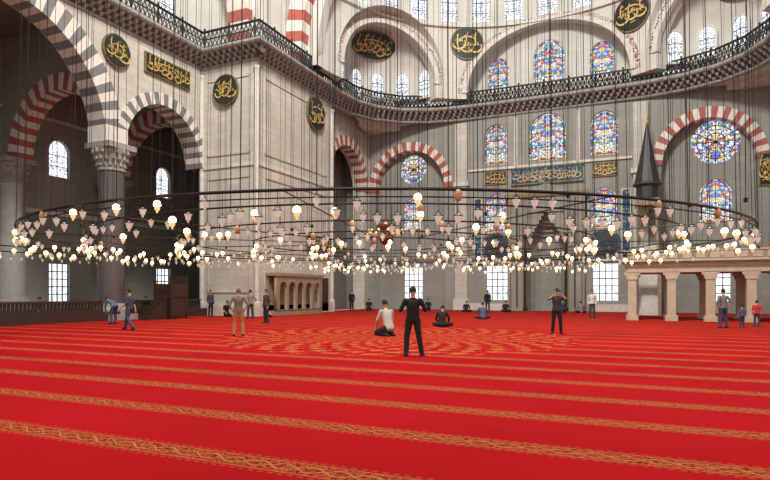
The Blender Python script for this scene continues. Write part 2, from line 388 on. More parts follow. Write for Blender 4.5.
mb.obj('tile_inscription',[M['tile'],M['rim'],M['gold']],mat4=frame((X0,49.9,11.5),QX,(0,0,1)))
for i,x in enumerate((-11.65,-2.75)):
    mb=MB(); mb.loft([[(1.25*math.cos(2*pi*k/32),1.25*math.sin(2*pi*k/32),z) for k in range(32)] for z in (-.03,.06)],0)
    mb.loft([[(1.0*math.cos(2*pi*k/32),1.0*math.sin(2*pi*k/32),z) for k in range(32)] for z in (.05,.1)],1); calligraphy(mb,1.4,1.4,.1,0,20+i)
    mb.obj('tile_roundel',[M['tile'],M['lead']],mat4=frame((x,49.97,5.5),QX,(0,0,1)))
    panel((x,49.95,11.55),QX,1.9,1.15,'black',9+i)
for x in (-11.65,-2.75):
    for dx_ in (-1.6,1.6):
        mb=MB(); mb.box(x+dx_-.28,x+dx_+.28,49.93,50.02,4.4,9.8,0); mb.box(x+dx_-.35,x+dx_+.35,49.95,50.02,4.32,9.88,1); mb.obj('tile_panel',[M['tile'],M['trim']])
panel((8.35,49.95,10.6),QX,1.0,2.4,'black',33)
# ---------------------------------------------------------------- piers
def pier(mir):
    def mx(x): return x if not mir else 2*X0-x
    def bx(mb,x0,x1,*a): 
        A,B=mx(x0),mx(x1); mb.box(min(A,B),max(A,B),*a)
    mb=MB()
    bx(mb,-27.8,-23.2,31.3,41.4,0,18.4,0)
    bx(mb,-28.0,-23.0,31.1,41.5,0,.7,1); bx(mb,-27.9,-23.1,31.2,41.5,.7,.9,1)
    bx(mb,-27.85,-23.12,31.22,41.5,10.0,10.22,1)
    bx(mb,-29.6,-24.0,32.2,41.4,18.4,34,2)
    for (x,y) in ((-23.2,31.3),(-23.2,41.4),(-27.8,31.3)):
        mb.lathe((mx(x),y,0),[(.26,0),(.26,.9),(.16,1),(.16,16.2),(.24,16.4),(.24,16.5)],10,1)
    for (a,b) in ((1.6,9.3),(10.9,16.0)):
        for (x0,x1) in ((-27.3,-27.2),(-23.8,-23.7)): bx(mb,x0,x1,31.24,31.3,a,b,0)
        for z in (a,b): bx(mb,-27.3,-23.7,31.24,31.3,z-.05,z+.05,0)
        for y in (32.2,40.5): bx(mb,-23.2,-23.14,y-.05,y+.05,a,b,0)
        for z in (a,b): bx(mb,-23.2,-23.14,32.2,40.5,z-.05,z+.05,0)
    return mb.obj('pier' ,[M['stone'],M['trim'],M['stone_up']])
pier(False); pier(True)
fs=frame((-24.6,0,0),AY,(0,0,1))
wall('wall_side_bay',fs,[(41.4,0),(50,0),(50,18.4),(41.4,18.4)],[[(45.7-3.4,.02),(45.7+3.4,.02)]+arch_pts(45.7,SP,3.4)],1.2,M['stone'])
wall('wall_side_recess',frame((-27.2,0,0),AY,(0,0,1)),[(41.2,0),(51.8,0),(51.8,18.4),(41.2,18.4)],[],.6,M['stone_l'])
window((-26.88,45.7,8),AY,1.8,3,'w_la')
mb=MB(); ring(mb,frame((-24,0,0),AY,(0,0,1)),45.7,SP,3.35,4.15,-.9,.1,27,0,1); mb.obj('striped_arch_side',[M['red'],M['white']])
wall('wall_side_right',frame((9.9,0,0),AY,(0,0,1)),[(41.3,0),(51,0),(51,18.4),(41.3,18.4)],[],1.0,M['stone'])
mb=MB(); mb.box(-23.2,-22.3,32.3,38.3,0,.35,0)
aw=wall('arcade_front',frame((-22.4,0,0),AY,(0,0,1)),[(32.3,.3),(38.3,.3),(38.3,2.7),(32.3,2.7)],[arch_hole(33.1+i*1.1,.4,.85,1.9) for i in range(5)],.2,M['cream_d'])
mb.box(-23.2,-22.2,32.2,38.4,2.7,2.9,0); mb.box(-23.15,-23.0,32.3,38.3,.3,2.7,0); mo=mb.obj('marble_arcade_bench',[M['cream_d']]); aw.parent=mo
panel((-23.05,39.1,5.4),AY,3.6,1.1,'green',41)
mb=MB(); mb.box(-23.2,-23.05,38.9,40.7,0,3.0,0); mb.box(-23.1,-23.0,39.1,40.5,.1,2.7,1); mb.obj('door_1',[M['trim'],M['wood']])
medallion((-25.6,31.15,15.2),QX,(0,0,1),1.05,1.05,'green',2)
medallion((-23.05,38.6,15.4),AY,(0,0,1),1.3,1.3,'black',3)
# ---------------------------------------------------------------- left arcade
SPA=10.1
fa=frame((-28.45,0,0),AY,(0,0,1))
def bottoms(segs,y0,y1,zt):
    pts=[(y0,SPA)]
    for c,r in segs: pts+=list(reversed(arch_pts(c,SPA,r)))
    pts+=[(y1,SPA),(y1,zt),(y0,zt)]
    return pts
wall('wall_arcade_left',fa,bottoms([(7.7,3.2),(17.8,5.7),(27.9,3.2)],0,31.4,18.4),[],1.3,M['stone'])
mb=MB(); fr_=frame((-27.8,0,0),AY,(0,0,1))
ring(mb,fr_,17.8,SPA,5.65,6.85,-1.2,.08,43,0,1); ring(mb,fr_,27.9,SPA,3.15,3.85,-1.15,.13,29,0,1); ring(mb,fr_,7.7,SPA,3.15,3.85,-1.15,.13,29,0,1)
for yy in (24.1,11.5): mb.box(-29.1,-27.62,yy-.75,yy+.75,SPA-.02,SPA+1.0,1)
mb.obj('striped_arch_arcade',[M['grey'],M['white']])
for yy in (24.1,11.5,31.9):
    fr2=frame((0,yy+.5,0),QX,(0,0,1))
    pts=[(-38.2,SPA)]+list(reversed(arch_pts(-32.7,SPA,3.7)))+[(-28.4,SPA),(-28.4,18),(-38.2,18)]
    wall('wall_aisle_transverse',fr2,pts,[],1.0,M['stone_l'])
    mb=MB(); ring(mb,frame((0,yy,0),QX,(0,0,1)),-32.7,SPA,3.65,4.6,-1.0,.08,29,0,1); mb.obj('striped_arch_aisle',[M['red'],M['white']])
def column(x,y,r,mat,h=10.1,base=0):
    mb=MB()
    mb.box(x-r*1.35,x+r*1.35,y-r*1.35,y+r*1.35,base,.35+base,1)
    mb.lathe((x,y,0),[(r*1.3,.35+base),(r*1.3,.6+base),(r*1.1,.75+base),(r*1.02,.95+base)],24,1)
    mb.lathe((x,y,0),[(r,.9+base),(r*.97,5),(r*.93,h-1.5)],24,0)
    mb.lathe((x,y,0),[(r*1.02,h-1.55),(r*1.02,h-1.4)],24,1)
    for k in range(3):
        rr=r*(.92+.14*k); z=h-1.4+.36*k
        mb.lathe((x,y,0),[(rr,z),(rr*1.12,z+.36)],24,1)
        for i in range(16):
            g=2*pi*i/16+k*pi/16; mb.ell((x+rr*1.08*math.cos(g),y+rr*1.08*math.sin(g),z+.2),.11,.11,.18,1,6)
    mb.box(x-r*1.3,x+r*1.3,y-r*1.3,y+r*1.3,h-.32,h,1)
    return mb.obj('granite_column',[M[mat],M['muqb']])
column(-28.1,24.1,.75,'granite'); column(-28.1,11.5,.75,'granite'); column(-37.0,24.1,.8,'palecol',base=.45); column(-37.0,11.5,.8,'palecol',base=.45); column(-37.0,31.9,.8,'palecol',base=.45)
oh=[];ow=[]
for y in (3.5,8,15,20.5,28.2,38):
    oh.append(arch_hole(y,9.8,1.6,2.6)); ow.append((y,9.8,1.6,2.6,'w_la','arch'))
    oh.append([(y-.8,.9),(y+.8,.9),(y+.8,3.6),(y-.8,3.6)]); ow.append((y,.9,1.6,2.7,'w_cl','rect'))
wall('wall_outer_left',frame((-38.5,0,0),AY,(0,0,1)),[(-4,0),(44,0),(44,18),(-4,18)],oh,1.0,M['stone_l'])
for y,z,w,h,k,s in ow: window((-38.3,y,z),AY,w,h,k,s)
mb=MB(); mb.box(-38.05,-37.85,-4,44,7.0,7.3,0); mb.box(-38.05,-37.85,-4,44,.45,.9,0); mb.box(-38.05,-37.9,-4,44,13.6,13.8,0); mb.obj('trim_2',[M['trim']])
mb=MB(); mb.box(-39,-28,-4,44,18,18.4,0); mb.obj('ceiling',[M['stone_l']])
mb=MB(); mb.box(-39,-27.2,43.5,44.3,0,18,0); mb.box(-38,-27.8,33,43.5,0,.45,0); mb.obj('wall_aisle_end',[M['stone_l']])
medallion((-27.7,24.1,15.5),AY,(0,0,1),.95,.95,'green',6)
panel((-27.72,28.1,15.7),AY,3.8,1.25,'green',12)
wall('wall_clerestory_left',frame((-29.3,0,0),AY,(0,0,1)),[(-4,18.4),(32.4,18.4),(32.4,27),(-4,27)],[arch_hole(y,19.9,1.5,3.0) for y in (17.5,21.5,25.5,29.3)],.6,M['stone_up'])
for y in (17.5,21.5,25.5,29.3): window((-29.2,y,19.9),AY,1.5,3.0,'w_la')
# ---------------------------------------------------------------- gallery cornice & balustrade
def offset(path,d):
    out=[];n=len(path)
    for i,p in enumerate(path):
        a=Vector(path[max(0,i-1)]);b=Vector(path[i]);c=Vector(path[min(n-1,i+1)])
        d1=(b-a).normalized() if i>0 else (c-b).normalized(); d2=(c-b).normalized() if i<n-1 else d1
        n1=Vector((d1.y,-d1.x)); n2=Vector((d2.y,-d2.x)); m=(n1+n2).normalized(); k=1/max(.5,m.dot(n1))
        out.append(b+m*(d*k))
    return out
def sweep(mb,path,prof,mat):
    cols=[offset(path,o) for o,z in prof]; n=len(prof); vs=[];fs=[]
    for i in range(len(path)):
        for k in range(n): vs.append((cols[k][i].x,cols[k][i].y,prof[k][1]))
    for i in range(len(path)-1):
        for k in range(n): fs.append((i*n+k,i*n+(k+1)%n,(i+1)*n+(k+1)%n,(i+1)*n+k))
    fs+=[tuple(range(n)),tuple(range((len(path)-1)*n,len(path)*n))]
    mb.add(vs,fs,mat)
def walkpath(path,step):
    res=[];carry=0
    for a,b in zip(path[:-1],path[1:]):
        a=Vector(a);b=Vector(b);L=(b-a).length;d=(b-a)/L;s=carry
        while s<L: res.append((a+d*s,d)); s+=step
        carry=s-L
    return res
def gallery(path,z,nm):
    mb=MB()
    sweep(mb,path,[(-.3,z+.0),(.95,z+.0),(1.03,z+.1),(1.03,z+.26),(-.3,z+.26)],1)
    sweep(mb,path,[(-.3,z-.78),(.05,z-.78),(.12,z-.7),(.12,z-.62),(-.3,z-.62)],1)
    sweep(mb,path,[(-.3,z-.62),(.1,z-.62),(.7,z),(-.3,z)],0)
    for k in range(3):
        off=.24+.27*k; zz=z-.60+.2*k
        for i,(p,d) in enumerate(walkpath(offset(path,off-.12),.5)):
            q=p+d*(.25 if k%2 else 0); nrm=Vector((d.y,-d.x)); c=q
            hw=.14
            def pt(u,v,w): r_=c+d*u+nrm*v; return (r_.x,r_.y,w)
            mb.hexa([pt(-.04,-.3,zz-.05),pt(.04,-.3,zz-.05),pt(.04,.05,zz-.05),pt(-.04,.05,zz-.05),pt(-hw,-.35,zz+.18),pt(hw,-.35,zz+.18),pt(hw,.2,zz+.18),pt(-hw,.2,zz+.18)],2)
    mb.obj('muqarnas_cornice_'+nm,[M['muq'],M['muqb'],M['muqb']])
    mb=MB(); pb=offset(path,.85)
    sweep(mb,pb,[(-.06,z+1.3),(.06,z+1.3),(.06,z+1.42),(-.06,z+1.42)],0); sweep(mb,pb,[(-.06,z+.26),(.06,z+.26),(.06,z+.38),(-.06,z+.38)],0)
    sweep(mb,pb,[(-.03,z+.82),(.03,z+.82),(.03,z+.88),(-.03,z+.88)],0)
    for i,(p,d) in enumerate(walkpath(pb,.34)):
        a=p; b=p+d*.34
        mb.tube((a.x,a.y,z+.35),(b.x,b.y,z+1.34),.04,.04,4,0,False); mb.tube((a.x,a.y,z+1.34),(b.x,b.y,z+.35),.04,.04,4,0,False)
        mb.tube((a.x,a.y,z+.35),(a.x,a.y,z+1.34),.03,.03,4,0,False)
        if i%6==0: mb.tube((a.x,a.y,z+.25),(a.x,a.y,z+1.6),.07,.07,6,0)
    mb.obj('gallery_balustrade_'+nm,[M['iron']])
Z=18.4
gpath=[(-27.8,0),(-27.8,31.3),(-23.2,31.3),(-23.2,41.4),(-22.9,44),(-21.8,46.4),(-20.0,48.2),(-17.6,49.3),(-15,49.8),(-11,49.95),(-7.35,50),(-3.7,49.95),(.3,49.8),(2.9,49.3),(5.3,48.2),(7.1,46.4),(8.2,44),(8.5,41.4),(8.5,31.3)]
gallery(gpath,Z-.75,'nave')
wall('gallery_floor',frame((0,0,Z-.45),(1,0,0),(0,1,0)),[(-23.6,41.4),(-23.2,43),(-22.2,45.8),(-20.3,47.9),(-17.8,49.0),(-15,49.6),(-7.35,49.8),(.3,49.6),(3.1,49.0),(5.6,47.9),(7.5,45.8),(8.5,43),(9,41.4),(15,41.4),(15,54),(-30,54),(-30,41.4)],[],.8,M['stone_q'])
for s in (1,-1):
    mb=MB(); prof=[(-22.9,44),(-21.8,46.4),(-20.0,48.2),(-17.6,49.3)]
    for k,zz in enumerate((17.15,16.75)):
        f_=.85-k*.3; cx,cy=-24,50
        poly=[(cx+(p[0]-cx)*f_,cy+(p[1]-cy)*f_) for p in prof]+[(-24,50)]
        poly=[(p[0] if s==1 else 2*X0-p[0],p[1]) for p in poly]
        mb.loft([[(p[0],p[1],zz-.15) for p in poly],[(p[0],p[1],zz+.4) for p in poly]],0)
    mb.obj('muqarnas_squinch',[M['trim']])
# ---------------------------------------------------------------- semi-dome drum
CX,CY,R=X0,37.0,13.2; SX=1.10
def shellpt(th,r,z): return V(CX+SX*r*math.sin(th),CY+r*math.cos(th),z)
mb=MB(); n=64; vs=[];fs=[]
ths=[-pi/2+pi*i/n for i in range(n+1)]
for th in ths:
    for (r_,z_) in ((R,Z),(R,30),(R+.8,30),(R+.8,Z)): vs.append(shellpt(th,r_,z_))
for i in range(n):
    for k in range(4): fs.append((i*4+k,i*4+(k+1)%4,(i+1)*4+(k+1)%4,(i+1)*4+k))
fs+=[(3,2,1,0),tuple(n*4+k for k in range(4))]
mb.add(vs,fs,0); drum=mb.obj('wall_semidome_drum',[M['stone_up']])
cut=MB()
def nrm(th): 
    o=V(math.sin(th)/SX,math.cos(th),0).normalized(); return o,V(o.y,-o.x,0)
def cutprism(th,outline,d0,d1):
    o,u=nrm(th); B=shellpt(th,R,0)
    pr=[]
    for rr in (d0,d1): pr.append([B+o*rr+u*x+V(0,0,z) for x,z in outline])
    cut.loft(pr,0)
EXL=-math.radians(57); EXR=math.radians(54)
cutprism(0,[(-6.6,Z-.5),(6.6,Z-.5),(6.6,18.9)]+arch_pts(0,18.9,6.6,24,.86)[1:],-3.2,3)
for e in (EXL,EXR): cutprism(e,[(-4.5,Z-.5),(4.5,Z-.5),(4.5,19.6)]+arch_pts(0,19.6,4.5,20,1.0)[1:],-3.5,3)
dw=[math.radians(a) for a in range(-77,78,11)]
for a in dw: cutprism(a,arch_hole(0,25.1,1.55,3.0,8),-1,2)
co=cut.obj('cutter',[M['stone_up']])
md=drum.modifiers.new('b','BOOLEAN'); md.object=co; md.operation='DIFFERENCE'; md.solver='EXACT'
dg=bpy.context.evaluated_depsgraph_get(); me=bpy.data.meshes.new_from_object(drum.evaluated_get(dg)); drum.modifiers.clear(); drum.data=me; bpy.data.objects.remove(co)
for a in dw:
    o,u=nrm(a); window(shellpt(a,R,25.1)+o*.4,u,1.55,3.0,'w_la')
mb=MB()
def moulding(th,cy,ri,ro,k,m0=0,zo=0):
    o,u=nrm(th); B=shellpt(th,R,0); n_=32
    def dep(x):
        p=B+u*x; ax=(p.x-CX)/(R*SX); ay=(p.y-CY)/R; bx=o.x/(R*SX); by=o.y/R
        A=bx*bx+by*by; Bq=2*(ax*bx+ay*by); C_=ax*ax+ay*ay-1; D=max(0,Bq*Bq-4*A*C_); return (-Bq+math.sqrt(D))/(2*A)
    for i in range(n_):
        P_=[]
        for dz in (-.14+zo,.2):
            for rr,g in ((ri,pi*i/n_),(ro,pi*i/n_),(ro,pi*(i+1)/n_),(ri,pi*(i+1)/n_)):
                x=rr*math.cos(g); P_.append(B+u*x+o*(dep(x)+dz)+V(0,0,cy+k*rr*math.sin(g)))
        mb.hexa(P_,m0)
moulding(0,18.9,6.5,6.9,.86)
for e in (EXL,EXR): moulding(e,19.6,4.4,4.75,1.0)
moulding(0,18.9,6.9,7.25,.86,1,.08)
for e in (EXL,EXR): moulding(e,19.6,4.75,5.05,1.0,1,.08)
mb.obj('trim_3',[M['trim'],M['frieze']])
mb=MB(); 
for zz,rr,hh in ((24.55,.25,.2),(28.7,.2,.2),(29.9,.3,.2)):
    vs=[];fs=[]
    for th in ths:
        for (r_,z_) in ((R-rr,zz),(R-rr,zz+hh),(R+.1,zz+hh),(R+.1,zz)): vs.append(shellpt(th,r_,z_))
    for i in range(n):
        for k in range(4): fs.append((i*4+k,i*4+(k+1)%4,(i+1)*4+(k+1)%4,(i+1)*4+k))
    mb.add(vs,fs,0)
mb.obj('trim_4',[M['trim']])
mb=MB(); vs=[];fs=[];m_=16
for k in range(m_+1):
    p=pi/2*k/m_
    for th in ths: vs.append(shellpt(th,R*math.cos(p),30+R*.9*math.sin(p)))
for k in range(m_):
    for i in range(n): fs.append((k*(n+1)+i,k*(n+1)+i+1,(k+1)*(n+1)+i+1,(k+1)*(n+1)+i))
mb.add(vs,fs,0); mb.obj('semidome',[M['stone_up']],True)
tw=[(X0-4.4,19.1,1.9,3.4),(X0,19.3,2.6,4.1),(X0+4.3,19.1,1.9,3.4)]
wall('wall_tympanum',frame((0,51.6,0),QX,(0,0,1)),[(-16,18.4),(1.5,18.4),(1.5,26),(-16,26)],[arch_hole(*q_) for q_ in tw],.6,M['stone_up'])
for q_ in tw: window((q_[0],51.45,q_[1]),QX,q_[2],q_[3],'w_st',fw=.12)
for s,th in ((-1,EXL),(1,EXR)):
    o,u=nrm(th); C=shellpt(th,R,0)-o*1.2; RN=5.0
    mb=MB(); vs=[];fs=[]; rows=[]
    n_=28
    phis=[-pi/2+pi*i/n_ for i in range(n_+1)]
    rows.append([C+(o*math.cos(f)+u*math.sin(f))*RN+V(0,0,Z) for f in phis])
    for k in range(11):
        p=pi/2*k/10; rows.append([C+(o*math.cos(f)+u*math.sin(f))*RN*math.cos(p)+V(0,0,20.2+RN*.95*math.sin(p)) for f in phis])
    for r_ in rows: vs+=r_
    for k in range(len(rows)-1):
        for i in range(n_): fs.append((k*(n_+1)+i,k*(n_+1)+i+1,(k+1)*(n_+1)+i+1,(k+1)*(n_+1)+i))
    mb.add(vs,fs,0); mb.obj('exedra_niche',[M['stone_up']],True)
    for f in (-66,-40,-13,13,40,66):
        f=math.radians(f); dr=o*math.cos(f)+u*math.sin(f); tg=-o*math.sin(f)+u*math.cos(f)
        window(C+dr*(RN-.25)+V(0,0,18.9),tg,1.05,2.3,'w_la')
    p=math.radians(42); cen=C+o*(RN*math.cos(p)-.25)+V(0,0,20.2+RN*.95*math.sin(p)-.25)
    medallion(cen,u,V(0,0,1)*math.cos(p)-o*math.sin(p),2.3,1.2,'green',50+s)
for th,sd in ((-27,71),(27.5,73)):
    a=math.radians(th); o,u=nrm(a); medallion(shellpt(a,R-.1,23.2),u,(0,0,1),1.45,1.45,'black',sd)
# great arches
mb=MB(); ring(mb,frame((-24.2,0,0),AY,(0,0,1)),18.4,Z,13.3,14.7,-1.6,0,59,0,1)
mb.obj('great_arch_side',[M['red'],M['white']])
mb=MB(); ring(mb,frame((0,36.2,0),QX,(0,0,1)),X0,Z,15.4,16.8,-.7,.3,69,0,1); mb.obj('great_arch_semidome',[M['red'],M['white']])
wall('wall_great_arch',frame((0,37.3,0),QX,(0,0,1)),[(X0-18,Z)]+list(reversed([(a_,b_) for a_,b_ in arch_pts(X0,Z,14.55,32)]))+[(X0+18,Z),(X0+18,36),(X0-18,36)],[],.9,M['stone_up'])
# ---------------------------------------------------------------- muezzin platform
mb=MB(); x0,x1,y0,y1=-.9,8.4,35.6,39.8
xs=[-.5,1.5,3.4,5.3,7.2]
for yy in (y0+.3,y1-.3):
    for x in xs:
        mb.box(x-.32,x+.32,yy-.32,yy+.32,0,.3,0); mb.box(x-.22,x+.22,yy-.22,yy+.22,.3,2.65,0); mb.box(x-.28,x+.28,yy-.26,yy+.26,2.3,2.42,0); mb.box(x-.42,x+.42,yy-.2,yy+.2,2.55,2.72,0); mb.box(x-.32,x+.32,yy-.2,yy+.2,2.42,2.55,0)
    mb.box(x0+.1,x1,yy-.2,yy+.2,2.7,3.1,0)
for x in xs: mb.box(x-.15,x+.15,y0+.3,y1-.3,2.75,3.05,1)
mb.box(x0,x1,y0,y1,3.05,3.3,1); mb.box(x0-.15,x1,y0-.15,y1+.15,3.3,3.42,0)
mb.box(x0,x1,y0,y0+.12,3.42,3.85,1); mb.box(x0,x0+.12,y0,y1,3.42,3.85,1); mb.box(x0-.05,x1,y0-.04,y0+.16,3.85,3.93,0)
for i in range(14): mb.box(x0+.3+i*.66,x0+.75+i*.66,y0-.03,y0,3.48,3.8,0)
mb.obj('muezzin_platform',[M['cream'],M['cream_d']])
# ---------------------------------------------------------------- minbar
mb=MB(); mx,hw=.35,.75
def prof(pts,xa,xb,mat):
    mb.loft([[(xa,p[0],p[1]) for p in pts],[(xb,p[0],p[1]) for p in pts]],mat)
prof([(43.5,0),(47.2,5),(49.2,5),(49.2,0)],mx-hw,mx-hw+.12,0); prof([(43.5,0),(47.2,5),(49.2,5),(49.2,0)],mx+hw-.12,mx+hw,0)
prof([(43.3,.9),(47.2,6.0),(47.3,5.7),(43.3,.4)],mx-hw-.03,mx-hw+.1,1); prof([(43.3,.9),(47.2,6.0),(47.3,5.7),(43.3,.4)],mx+hw-.1,mx+hw+.03,1)
for i in range(18): mb.box(mx-hw+.1,mx+hw-.1,43.5+i*.205,43.5+(i+1)*.205,0,.27*(i+1),0)
mb.box(mx-hw,mx+hw,47.2,49.3,4.9,5.1,0)
for sx in (-1,1):
    mb.box(mx+sx*hw-.1,mx+sx*hw+.1,43.1,43.35,0,3.6,1)
    for yy in (47.4,48.9): mb.tube((mx+sx*(hw-.08),yy,5),(mx+sx*(hw-.08),yy,8.2),.09,.09,8,1)
mb.box(mx-hw-.1,mx+hw+.1,43.0,43.4,3.0,3.7,1)
mb.box(mx-hw-.1,mx+hw+.1,47.2,49.1,8.1,8.6,1); mb.lathe((mx,48.15,0),[(.9,8.6),(.82,8.7),(.82,9.6),(1.08,9.7),(.95,9.9),(.62,11.4),(.28,13.2),(.06,14.4)],8,2)
mb.lathe((mx,48.15,0),[(.05,14.4),(.13,14.55),(.04,14.7),(.09,14.85),(.02,15.3)],8,3)
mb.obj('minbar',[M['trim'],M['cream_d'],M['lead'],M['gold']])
mb=MB(); cx,cy=-26.0,26.6
mb.box(cx-.7,cx+.7,cy-.7,cy+.7,1.3,1.45,0)
for a in (-1,1):
    for b in (-1,1): mb.box(cx+a*.63-.06,cx+a*.63+.06,cy+b*.63-.06,cy+b*.63+.06,0,2.3,0)
mb.box(cx-.7,cx+.7,cy+.6,cy+.68,1.45,2.6,0); mb.box(cx-.7,cx-.62,cy-.6,cy+.6,1.45,2.1,0); mb.box(cx+.62,cx+.7,cy-.6,cy+.6,1.45,2.1,0)
mb.box(cx-.66,cx+.66,cy-.62,cy+.62,.2,1.3,0)
for i in range(5): mb.box(cx-.4,cx+.4,cy-.7-.28*(5-i),cy-.7-.28*(4-i),0,.26*(i+1),0)
mb.obj('preacher_chair',[M['wood']])
# ---------------------------------------------------------------- chandelier
CC=V(-10.1,22.8,0); HZ=3.65
def lamp(mb,p,L,lit):
    x,y,z=p; k=.88
    mb.tube((x,y,z),(x,y,z-L),.008,.008,3,0,False)
    for g in (0,2.1,4.2): mb.tube((x,y,z-L),(x+.09*math.cos(g),y+.09*math.sin(g),z-L-.11),.006,.006,3,0,False)
    m=2 if lit else 1
    mb.lathe((x,y,z-L),[(.012*k,-.34*k),(.026*k,-.325*k),(.02*k,-.305*k),(.045*k,-.275*k),(.068*k,-.24*k),(.066*k,-.205*k),(.08*k,-.17*k),(.108*k,-.12*k)],8,m)
    if lit: mb.ell((x,y,z-L-.11),.085,.085,.085,3,10)
    else:
        mb.lathe((x,y,z-L),[(.109*k,-.135*k),(.113*k,-.118*k)],8,0)
        mb.ell((x,y,z-L-.11),.04,.04,.04,1,6)
def hoop(mb,c,r,z,rad=.05,n=96,mat=0):
    for i in range(n):
        a=2*pi*i/n;b=2*pi*(i+1)/n
        mb.tube((c.x+r*math.cos(a),c.y+r*math.sin(a),z),(c.x+r*math.cos(b),c.y+r*math.sin(b),z),rad,rad,6,mat,False)
camR=V(math.cos(math.radians(24)),math.sin(math.radians(24)),0)
root=empty('ring_chandelier',CC)
def chand(root,C,rings,seed,spokes=12,wires=True,top=40):
    rnd=random.Random(seed); st=MB(); lm=MB()
    for r,nl,pl in rings:
        hoop(st,C,r,HZ,.036 if r>12 else .025)
        if r>12: hoop(st,C,r,HZ-.16,.015)
        for i in range(nl):
            g=2*pi*i/nl; p=(C.x+r*math.cos(g),C.y+r*math.sin(g),HZ)
            side=abs(math.cos(g)*camR.x+math.sin(g)*camR.y)
            lit=rnd.random()<(.65 if side>.88 else pl)
            lamp(lm,p,rnd.choice((.06,.14,.3,.42)),lit)
            if rnd.random()<.05: lm.ell((p[0],p[1],HZ-.12),.09,.09,.13,4,10)
            if wires and i%4==0: st.tube((p[0],p[1],HZ),(p[0]+(C.x-p[0])*.06,p[1]+(C.y-p[1])*.06,top),.011,.011,3,0,False)
    rm=max(r for r,_,_ in rings)
    ri=min(r for r,_,_ in rings)
    for i in range(spokes):
        g=2*pi*(i+.5)/spokes; a=C+V(math.cos(g),math.sin(g),0)*ri; b=C+V(math.cos(g),math.sin(g),0)*rm
        st.tube((a.x,a.y,HZ),(b.x,b.y,HZ),.018,.018,5,0,False)
    o=st.obj('iron_hoops',[M['iron']]); o2=lm.obj('glass_lamps',[M['iron'],M['glassun'],M['lit'],M['bulb'],M['egg']],True)
    for q in (o,o2): q.parent=root; q.matrix_parent_inverse=Matrix.Translation(-root.location)
    return rnd
chand(root,CC,[(13.5,210,.15),(11.6,110,.20),(8.5,124,.22),(5.6,66,.25),(3.2,34,.35)],11)
mb=MB(); mb.lathe((CC.x,CC.y,0),[(.05,3.6),(.16,3.65),(.32,3.85),(.36,4.0),(.2,4.12),(.24,4.25),(.4,4.4),(.42,4.5),(.15,4.62),(.06,4.8)],16,0)
mb.lathe((CC.x,CC.y,0),[(.02,4.75),(.015,40)],5,3)
for i in range(12):
    g=2*pi*i/12; mb.tube((CC.x+.36*math.cos(g),CC.y+.36*math.sin(g),4.0),(CC.x+.75*math.cos(g),CC.y+.75*math.sin(g),4.12),.02,.02,5,1); mb.ell((CC.x+.75*math.cos(g),CC.y+.75*math.sin(g),4.22),.05,.05,.07,2,8)
o=mb.obj('central_ornament',[M['copper'],M['gold'],M['lit'],M['iron']],True); o.parent=root; o.matrix_parent_inverse=Matrix.Translation(-root.location)
for k,(c,r,nl) in enumerate(((V(X0,41,0),4.5,40),(V(-18.6,38,0),3.0,30),(V(4.7,43.9,0),2.4,24))):
    rt=empty('small_ring_chandelier',c); chand(rt,c,[(r,nl,.35),(r*.5,nl//2,.5)],20+k,6,True,17 if k!=0 else 36)
def lampbar(a,b,seed):
    rnd=random.Random(seed); mb=MB(); a=V(*a);b=V(*b); L=(b-a).length
    mb.tube(a,b,.03,.03,6,0,False); n=int(L/.62)
    for i in range(n+1):
        p=a+(b-a)*(i/n); lamp(mb,p,rnd.choice((.1,.2)),rnd.random()<.3)
        if i%5==0: mb.tube(p,p+V(0,0,13),.009,.009,3,0,False)
    mb.obj('lamp_bar',[M['iron'],M['glassun'],M['lit'],M['bulb']],True)
lampbar((-26.3,4,3.7),(-26.3,30.5,3.7),1); lampbar((-22,42.4,3.9),(8,42.4,3.9),2)
lampbar((-33,10,3.9),(-33,31,3.9),4); lampbar((8,20,3.7),(8,34,3.7),5)
mb=MB(); rnd=random.Random(5)
for i in range(70):
    x=rnd.uniform(-22,7); y=rnd.uniform(12,46); mb.tube((x,y,3.9),(x,y,38),.010,.010,3,0,False); mb.ell((x,y,3.85),.06,.06,.08,0,6)
mb.obj('suspension_wires',[M['iron']])
